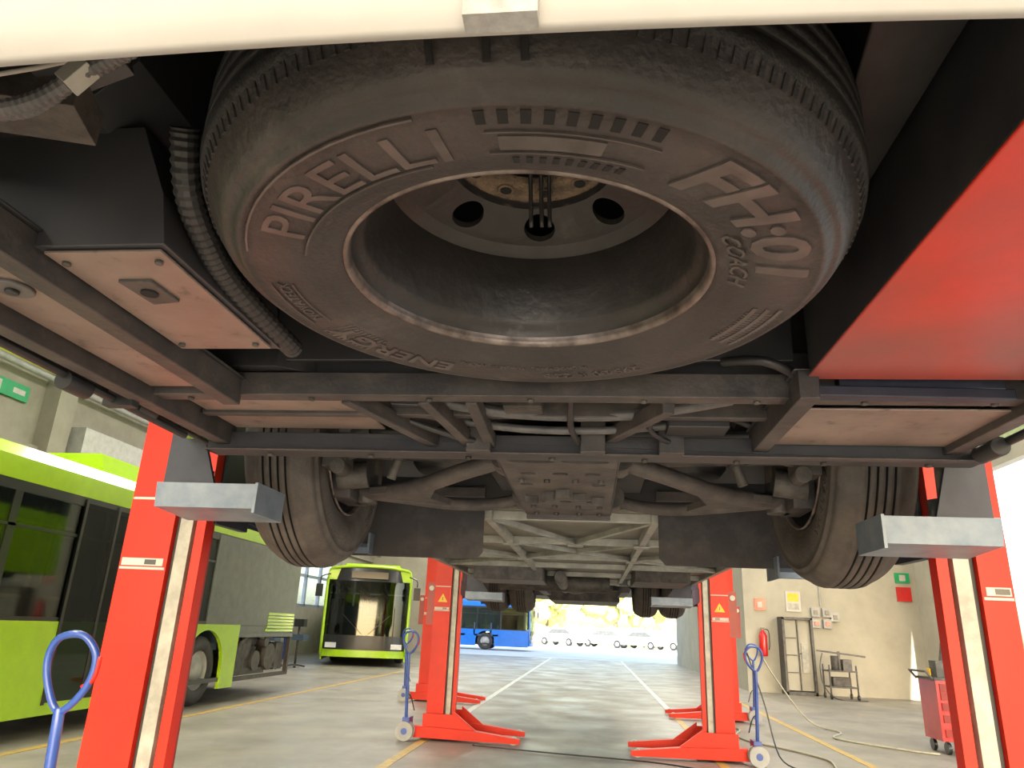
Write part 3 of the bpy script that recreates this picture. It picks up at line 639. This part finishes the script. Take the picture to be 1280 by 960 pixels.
        mb.tube([(1.15,L-2.0,.8),(1.2,L-1.6,1.0),(1.15,L-1.0,.9),(1.18,L-.5,1.02)],.035,M_HOSE)
    for y in [1.9+i*1.0 for i in range(int(L-4))]:
        for x in(-.85,.75):
            mb.bx(x-.4,x+.4,y,y+.42,.75,.85,M_SEAT); mb.box((x,y+.45,1.15),(.8,.08,.7),M_SEAT)
        for x in(-.38,.34): mb.cyl((x,y+.45,.4),(x,y+.45,2.35),.018,M_RAILY,n=8)
    for x in(-.38,.34): mb.cyl((x,1.5,2.2),(x,L-2,2.2),.018,M_RAILY,n=8)
    mb.cyl((1.05,1.9,1.35),(1.05,L-3.5,1.35),.02,M_RAILY,n=8)
    for y in(3.0,5.2,6.8,8.2):
        if y<L-3.4: mb.cyl((1.1,y,.4),(1.1,y,2.3),.02,M_RAILY,n=8)
    M=Matrix.Translation(loc)@Matrix.Rotation(rz,4,'Z')
    return mb.build(None,bevel=0,M=M)
city_bus((-6.87,1.9,0),0,M_LIME,open_rear=True)
city_bus((-6.75,22.2,0),math.radians(14),M_LIME,L=11.,skirt=.15)
city_bus((-3.6,46,0),math.radians(90),M_BBLUE,L=12.)
# ------------------------------------------------------------------ hall
def slab(name,boxes,m,bevel=0):
    mb=MB(name)
    for b in boxes: mb.bx(*b,m)
    return mb.build(weld=False,bevel=bevel)
XL,XR,YB,YE,H=-11.,8.2,-5.,36.,7.5
slab('floor',[(XL-.2,XR+.2,YB-.2,YE+.2,-.1,0)],M_FLOOR)
slab('ceiling',[(XL-.2,XR+.2,YB-.2,YE+.2,H,H+.2)],M_CEIL)
slab('wall_right',[(XR,XR+.2,16.4,20.2,0,H),(XR,XR+.2,-.5,16.4,4.8,H),(XR,XR+.2,YB,-.5,0,H)],M_WALL)
mb=MB('wall_partition')
mb.bx(3.9,XR,20,20.2,0,H,M_WALL); mb.bx(3.9,4.1,20.2,YE,0,H,M_WALL)
mb.build(weld=False)
slab('wall_end',[(XL,-6.4,YE,YE+.2,0,H),(-6.4,4.1,YE,YE+.2,5.0,H)],M_WALL)
slab('wall_left',[(XL-.2,XL,YB,25,0,6.3),(XL-.2,XL,25,31,0,1.7),(XL-.2,XL,25,31,4.0,6.3),(XL-.2,XL,31,YE,0,6.3),(XL-.2,XL,YB,YE,7.2,H)],M_CONC)
slab('unseen_wall_back',[(XL,-7.,YB-.2,YB,0,H),(6.2,XR,YB-.2,YB,0,H),(-7.,6.2,YB-.2,YB,4.3,H)],M_CONC)  # unseen wall; lintel height set to keep direct sun off the bumper
mb=MB('window_1')
for i in range(28):
    y=YB+.7+i*1.45; mb.bx(XL-.12,XL-.06,y-.04,y+.04,6.3,7.2,M_WINF)
mb.bx(XL-.14,XL-.04,YB,YE,6.3,6.38,M_WINF); mb.bx(XL-.14,XL-.04,YB,YE,7.12,7.2,M_WINF); mb.bx(XL-.10,XL-.09,YB,YE,6.35,7.15,M_WGL)
mb.build(weld=False)
mb=MB('window_2')
for y in(25.05,26.5,28,29.5,30.95): mb.bx(XL-.14,XL-.02,y-.05,y+.05,1.7,4.0,M_WINF)
for z in(1.75,2.85,3.95): mb.bx(XL-.14,XL-.02,25,31,z-.05,z+.05,M_WINF)
mb.bx(XL-.09,XL-.08,25,31,1.7,4.0,M_WGL); mb.build(weld=False)
mb=MB('trim_1')
for y in(1,7,13,19,25,31): mb.bx(XL,XL+.35,y-.25,y+.25,0,H,M_CONC)
mb.bx(XL,XL+.15,YB,YE,4.05,4.25,M_CONC); mb.build(weld=False)
mb=MB('door_1')
for k in range(20): mb.bx(XL+.02,XL+.07,13.6,18.0,.0+k*.2,.19+k*.2,M_ROLL)
mb.bx(XL+.16,XL+.5,13.5,18.1,4.3,4.85,M_ROLL); mb.build(weld=False)
mb=MB('exit_sign'); mb.bx(XL+.02,XL+.06,11.2,12.3,5.0,5.3,M_GREEN); mb.bx(XL+.06,XL+.065,11.3,11.6,5.05,5.25,M_LABEL); mb.bx(XL+.06,XL+.065,11.9,12.2,5.1,5.2,M_LABEL); mb.build(weld=False)
mb=MB('wall_pipe'); mb.cyl((XL+.22,9.9,0),(XL+.22,9.9,6.2),.05,M_BLUE); mb.cyl((XL+.25,5,5.6),(XL+.25,24,5.6),.06,M_WHEELG); mb.build()
mb=MB('floor_marking')
for x,y0,y1,m in((-1.9,3,10.3,M_LYEL),(-1.9,10.5,36,M_LWHITE),(1.35,6,13,M_LYEL),(1.35,13,36,M_LWHITE),(-5.2,-2,22,M_LYEL),(3.0,3,19,M_LYEL)):
    mb.bx(x-.05,x+.05,y0,y1,.0,.004,m)
mb.bx(-1.9,1.35,21,21.1,0,.004,M_LWHITE)
mb.build(weld=False)
mb=MB('added_ceiling_lamp')  # unseen glowing fixtures, added to raise the ambient light in the hall
M_ADDED_TUBE=emis('added_lamp_tube',(1,.96,.88),12)
lampY=[-2,3,8,13,18,23,28,33]
for y in lampY:
    for x in(-8,-3.6,3.4,7):
        if y>20 and x>4: continue
        mb.bx(x-.12,x+.12,y-.8,y+.8,H-.35,H-.27,M_LABEL); mb.bx(x-.08,x+.08,y-.75,y+.75,H-.29,H-.265,M_ADDED_TUBE)
mb.build(weld=False)
for y in lampY[::1]:
    for x in(-6,3.6):
        ld=bpy.data.lights.new('hall_fill_light','AREA'); ld.shape='RECTANGLE'; ld.size=1.0; ld.size_y=3.; ld.energy=160; ld.color=(1,.94,.83)  # area lights added as ambient fill, set apart from the fixture boxes
        lo=bpy.data.objects.new('hall_fill_light',ld); lo.location=(x,y,H-.4); scene.collection.objects.link(lo)
# ------------------------------------------------------------------ wall equipment on partition
def fire_ext(x,y,z):
    mb=MB('fire_extinguisher')
    mb.lathe([(0,0),(.09,0),(.1,.03),(.1,.48),(.07,.56),(.03,.6),(.03,.64)],Matrix.Translation((x,y,z)),M_EXTR,n=28)
    mb.bx(x-.05,x+.05,y-.02,y+.02,z+.62,z+.68,M_BUSBLK); mb.tube([(x+.03,y,z+.64),(x+.14,y-.03,z+.6),(x+.15,y-.04,z+.3),(x+.12,y-.06,z+.15)],.014,M_BUSBLK)
    mb.bx(x-.07,x+.07,y+.09,y+.13,z+.2,z+.5,M_TOOLM); mb.build()
fire_ext(4.30,19.87,.85)
mb=MB('fire_sign'); mb.bx(4.16,4.44,19.97,20,1.95,2.25,M_EXTR); mb.bx(4.24,4.36,19.965,19.97,2.02,2.16,M_LABEL); mb.build(weld=False)
mb=MB('electrical_cabinet')
mb.bx(4.76,5.38,19.6,19.98,.1,1.75,M_WALL); mb.bx(4.70,4.76,19.5,19.98,.0,1.8,M_TOOLM); mb.bx(5.38,5.44,19.5,19.98,.0,1.8,M_TOOLM); mb.bx(4.7,5.44,19.5,19.98,1.74,1.8,M_TOOLM)
mb.bx(4.7,5.44,19.5,19.98,.0,.08,M_TOOLM); mb.bx(5.06,5.09,19.56,19.6,.1,1.74,M_TOOLM); mb.bx(5.14,5.30,19.57,19.6,.5,1.2,M_CREAM)
for z in(.5,.9,1.3): mb.bx(4.78,5.04,19.58,19.6,z,z+.02,M_TOOLM)
mb.cyl((5.12,19.55,.95),(5.12,19.6,.95),.02,M_BUSBLK); mb.build(weld=False,bevel=.005)
mb=MB('switch_panel')
for i,(x,z) in enumerate(((5.65,1.95),(5.65,1.68),(5.92,1.95),(5.92,1.68),(6.12,1.85))):
    mb.bx(x-.1,x+.1,19.9,20,z-.11,z+.11,M_WHEELG); mb.bx(x-.05,x+.05,19.88,19.9,z-.05,z+.05,M_EXTR if i%2 else M_BUSBLK)
mb.cyl((5.8,19.97,2.1),(5.8,19.97,4.5),.02,M_WHEELG,n=8); mb.build(weld=False,bevel=.004)
mb=MB('notice_board'); mb.bx(4.95,5.32,19.97,20,1.95,2.45,M_LABEL); mb.bx(5.0,5.27,19.965,19.97,2.2,2.4,M_YEL); mb.bx(5.0,5.27,19.965,19.97,2.0,2.15,M_CREAM); mb.build(weld=False)
mb=MB('emergency_sign'); mb.bx(7.7,8.05,19.96,20,2.75,3.0,M_GREEN); mb.bx(7.7,8.05,19.96,20,2.3,2.65,M_EXTR); mb.bx(7.8,7.95,19.955,19.96,2.8,2.95,M_LABEL); mb.build(weld=False)
mb=MB('service_trolley')
for x in(5.5,6.1):
    for y in(18.7,19.2): mb.cyl((x,y,.1),(x,y,.75),.02,M_TOOLM,n=8); mb.cyl((x-.02,y,.06),(x+.02,y,.06),.06,M_BUSBLK,n=16)
for z in(.25,.6): mb.bx(5.48,6.12,18.68,19.22,z,z+.03,M_TOOLM)
mb.cyl((5.7,18.9,.63),(5.7,18.9,.95),.09,M_ENG); mb.box((5.95,18.9,.75),(.2,.2,.25),M_TOOLM); mb.beam((5.3,18.9,1.05),(6.4,18.9,.95),.04,.04,M_TOOLM); mb.beam((5.8,18.9,.6),(5.8,18.9,1.05),.05,.05,M_TOOLM)
mb.box((5.8,18.95,.38),(.4,.3,.2),M_ENG); mb.tube([(5.4,18.8,1.0),(5.3,18.7,.7),(5.35,18.7,.3),(5.6,18.6,.02),(6.2,18.4,.02)],.012,M_BUSBLK); mb.build(bevel=.005)
mb=MB('tool_trolley')
mb.bx(4.3,4.95,10.3,10.8,.15,.85,M_EXTR)
for z in(.2,.36,.5,.62,.72): mb.bx(4.34,4.91,10.285,10.3,z,z+.09,M_REDD); mb.bx(4.5,4.75,10.27,10.285,z+.05,z+.065,M_WHEELG)
for x in(4.37,4.88):
    for y in(10.35,10.75): mb.cyl((x-.02,y,.07),(x+.02,y,.07),.07,M_BUSBLK,n=16); mb.cyl((x,y,.07),(x,y,.16),.015,M_TOOLM)
mb.bx(4.28,4.97,10.28,10.82,.85,.88,M_TOOLM); mb.tube([(4.28,10.3,.85),(4.2,10.3,.95),(4.2,10.8,.95),(4.28,10.8,.85)],.015,M_TOOLM,sm=1)
mb.box((4.5,10.5,.98),(.25,.2,.2),M_TOOLM); mb.cyl((4.75,10.6,.88),(4.75,10.6,1.2),.05,M_BLUE); mb.box((4.6,10.7,1.1),(.08,.05,.4),M_ENG,Matrix.Rotation(.2,3,'Y'))
mb.box((4.42,10.62,.93),(.12,.1,.1),M_YEL); mb.build(bevel=.006)
mb=MB('storage_shelf')
for y in(20.0,21.3,22.6,23.9):
    for x in(-10.5,-9.9): mb.bx(x-.03,x+.03,y-.03,y+.03,0,2.3,M_BLUE)
for z in(.25,.9,1.55,2.2):
    mb.bx(-10.53,-9.87,20,23.9,z,z+.04,M_TOOLM)
    if z<2.2:
        yy=20.1
        while yy<23.6:
            w=random.uniform(.25,.5); hh=random.uniform(.2,.5); mb.bx(-10.45,-9.95,yy,yy+w,z+.04,z+.04+hh,random.choice([M_CARD,M_BUSGRY,M_WHEELG,M_EXTR,M_TOOLM,M_BBLUE])); yy+=w+random.uniform(.04,.15)
mb.build(weld=False,bevel=.006)
mb=MB('workshop_stand')
for x,y in((-8.6,19.4),(-8.2,18.8),(-8.0,20.2)):
    mb.cyl((x,y,0),(x,y,1.2),.03,M_TOOLM); mb.bx(x-.22,x+.22,y-.2,y+.2,.7,.85,M_SEAT); mb.bx(x-.16,x+.16,y-.12,y+.12,1.05,1.25,M_BUSBLK)
    for a in range(5): mb.beam((x,y,.08),(x+.28*math.cos(a*1.256),y+.28*math.sin(a*1.256),.04),.04,.04,M_TOOLM)
mb.build()
mb=MB('power_cable')
mb.tube([(2.0,12.0,.015),(2.1,11.6,.015),(1.95,11.0,.015),(2.0,10.4,.015),(2.3,9.9,.015),(2.6,9.2,.015),(2.5,8.4,.015),(2.7,7.6,.015)],.012,M_CAB,n=8,sm=6)
mb.tube([(1.70,8.7,1.1),(1.85,8.7,.6),(1.95,8.6,.1),(2.1,8.3,.015),(1.9,8.0,.015),(1.2,8.0,.015),(.6,8.3,.015),(-.5,8.5,.015),(-1.3,8.7,.015)],.008,M_BUSBLK,n=8,sm=6)
mb.tube([(2.7,12.9,1.1),(2.9,12.8,.7),(3.3,12.5,.1),(3.6,12.0,.015),(3.3,11.2,.015),(3.9,10.4,.015),(4.2,10.2,.015)],.012,M_CAB,n=8,sm=6)
mb.build()
# ------------------------------------------------------------------ outdoors
slab('ground_outside',[(-140,140,YE+.2,200,-.12,-.02),(XR+.2,140,-60,YE+.2,-.12,-.02),(-140,XR+.2,-60,YB-.2,-.12,-.02),(-140,XL-.2,YB-.2,YE+.2,-.12,-.02)],M_ASPH)
def car(x,y,rz,m):
    mb=MB('parked_car')
    body=[(-2.1,.3),(2.1,.3),(2.15,.6),(2.05,.82),(1.25,.95),(.55,1.42),(-.95,1.45),(-1.75,1.0),(-2.1,.9),(-2.15,.6)]
    mb.prism(body,'y',-.85,.85,m)
    gl=[(1.12,.96),(.5,1.36),(-.9,1.39),(-1.55,1.0)]
    for a,b in((-.865,-.85),(.85,.865)): mb.prism(gl,'y',a,b,M_BUSGRY)
    mb.beam((1.2,0,.98),(.58,0,1.41),1.5,.04,M_BUSGRY)
    for xx in(-1.35,1.35):
        for yy in(-.8,.8): mb.cyl((xx,yy-.1,.32),(xx,yy+.1,.32),.32,M_BUSBLK,n=24); mb.cyl((xx,yy-.11,.32),(xx,yy+.11,.32),.18,M_WHEELG,n=16)
    mb.box((2.1,.6,.68),(.1,.3,.12),M_LAMP); mb.box((2.1,-.6,.68),(.1,.3,.12),M_LAMP)
    mb.build(bevel=.05,M=Matrix.Translation((x,y,0))@Matrix.Rotation(rz,4,'Z'))
for i,(x,m) in enumerate(((-2.6,M_CARS),(1.2,M_CARW),(4.4,M_CARW),(8.6,M_CARS))): car(x,68,math.radians(180+(-20 if i%2 else -35)),m)
def tree(x,y,h,r):
    mb=MB('tree'); mb.cyl((x,y,0),(x,y,h*.6),.25,M_TRUNK,n=10,r2=.15)
    for k in range(22):
        a=random.uniform(0,6.28); rr=random.uniform(0,r*.85); mb.blob((x+rr*math.cos(a),y+rr*math.sin(a),h*random.uniform(.3,1.)),r*random.uniform(.2,.42),M_TREE,sub=3,jit=.2)
    mb.build()
for i in range(9): tree(-22+i*6+random.uniform(-1,1),84+random.uniform(-4,4),random.uniform(6,10),3.6)
mb=MB('hedge')
for i in range(90): mb.blob((-36+i*.9,76+random.uniform(-.4,.4),random.uniform(.5,.9)),.9,M_TREE,sub=3,jit=.25,sc=(1,1,1.1))
mb.build()
# ------------------------------------------------------------------ light
w=bpy.data.worlds.new('world'); scene.world=w; w.use_nodes=True; nt=w.node_tree
bg=nt.nodes['Background']; sky=nt.nodes.new('ShaderNodeTexSky'); sky.sky_type='NISHITA'; sky.sun_disc=False
sky.sun_elevation=math.radians(26); sky.sun_rotation=math.radians(175); sky.air_density=1.2; sky.dust_density=2.5
nt.links.new(sky.outputs[0],bg.inputs['Color']); bg.inputs['Strength'].default_value=.45
sd=bpy.data.lights.new('sun','SUN'); sd.energy=8; sd.angle=math.radians(.6); sd.color=(1,.94,.84)
so=bpy.data.objects.new('sun',sd); scene.collection.objects.link(so)
so.rotation_euler=Vector((-.06,.89,-.44)).to_track_quat('-Z','Y').to_euler()
# ------------------------------------------------------------------ camera
cam=bpy.data.cameras.new('camera'); co=bpy.data.objects.new('camera',cam); scene.collection.objects.link(co)
psi,th,ro=math.radians(6.8),math.radians(18.72),math.radians(2.5)
F=Vector((-math.sin(psi)*math.cos(th),math.cos(psi)*math.cos(th),math.sin(th)))
R0=Vector((math.cos(psi),math.sin(psi),0)); U0=R0.cross(F)
R=R0*math.cos(ro)+U0*math.sin(ro); U=U0*math.cos(ro)-R0*math.sin(ro)
Mx=Matrix((R,U,-F)).transposed().to_4x4(); Mx.translation=(0,0,1.25)
co.matrix_world=Mx
cam.sensor_width=36; cam.lens=900/1280*36; cam.clip_start=.02; cam.clip_end=500
scene.camera=co
scene.view_settings.view_transform='Standard'
scene.view_settings.exposure=.8
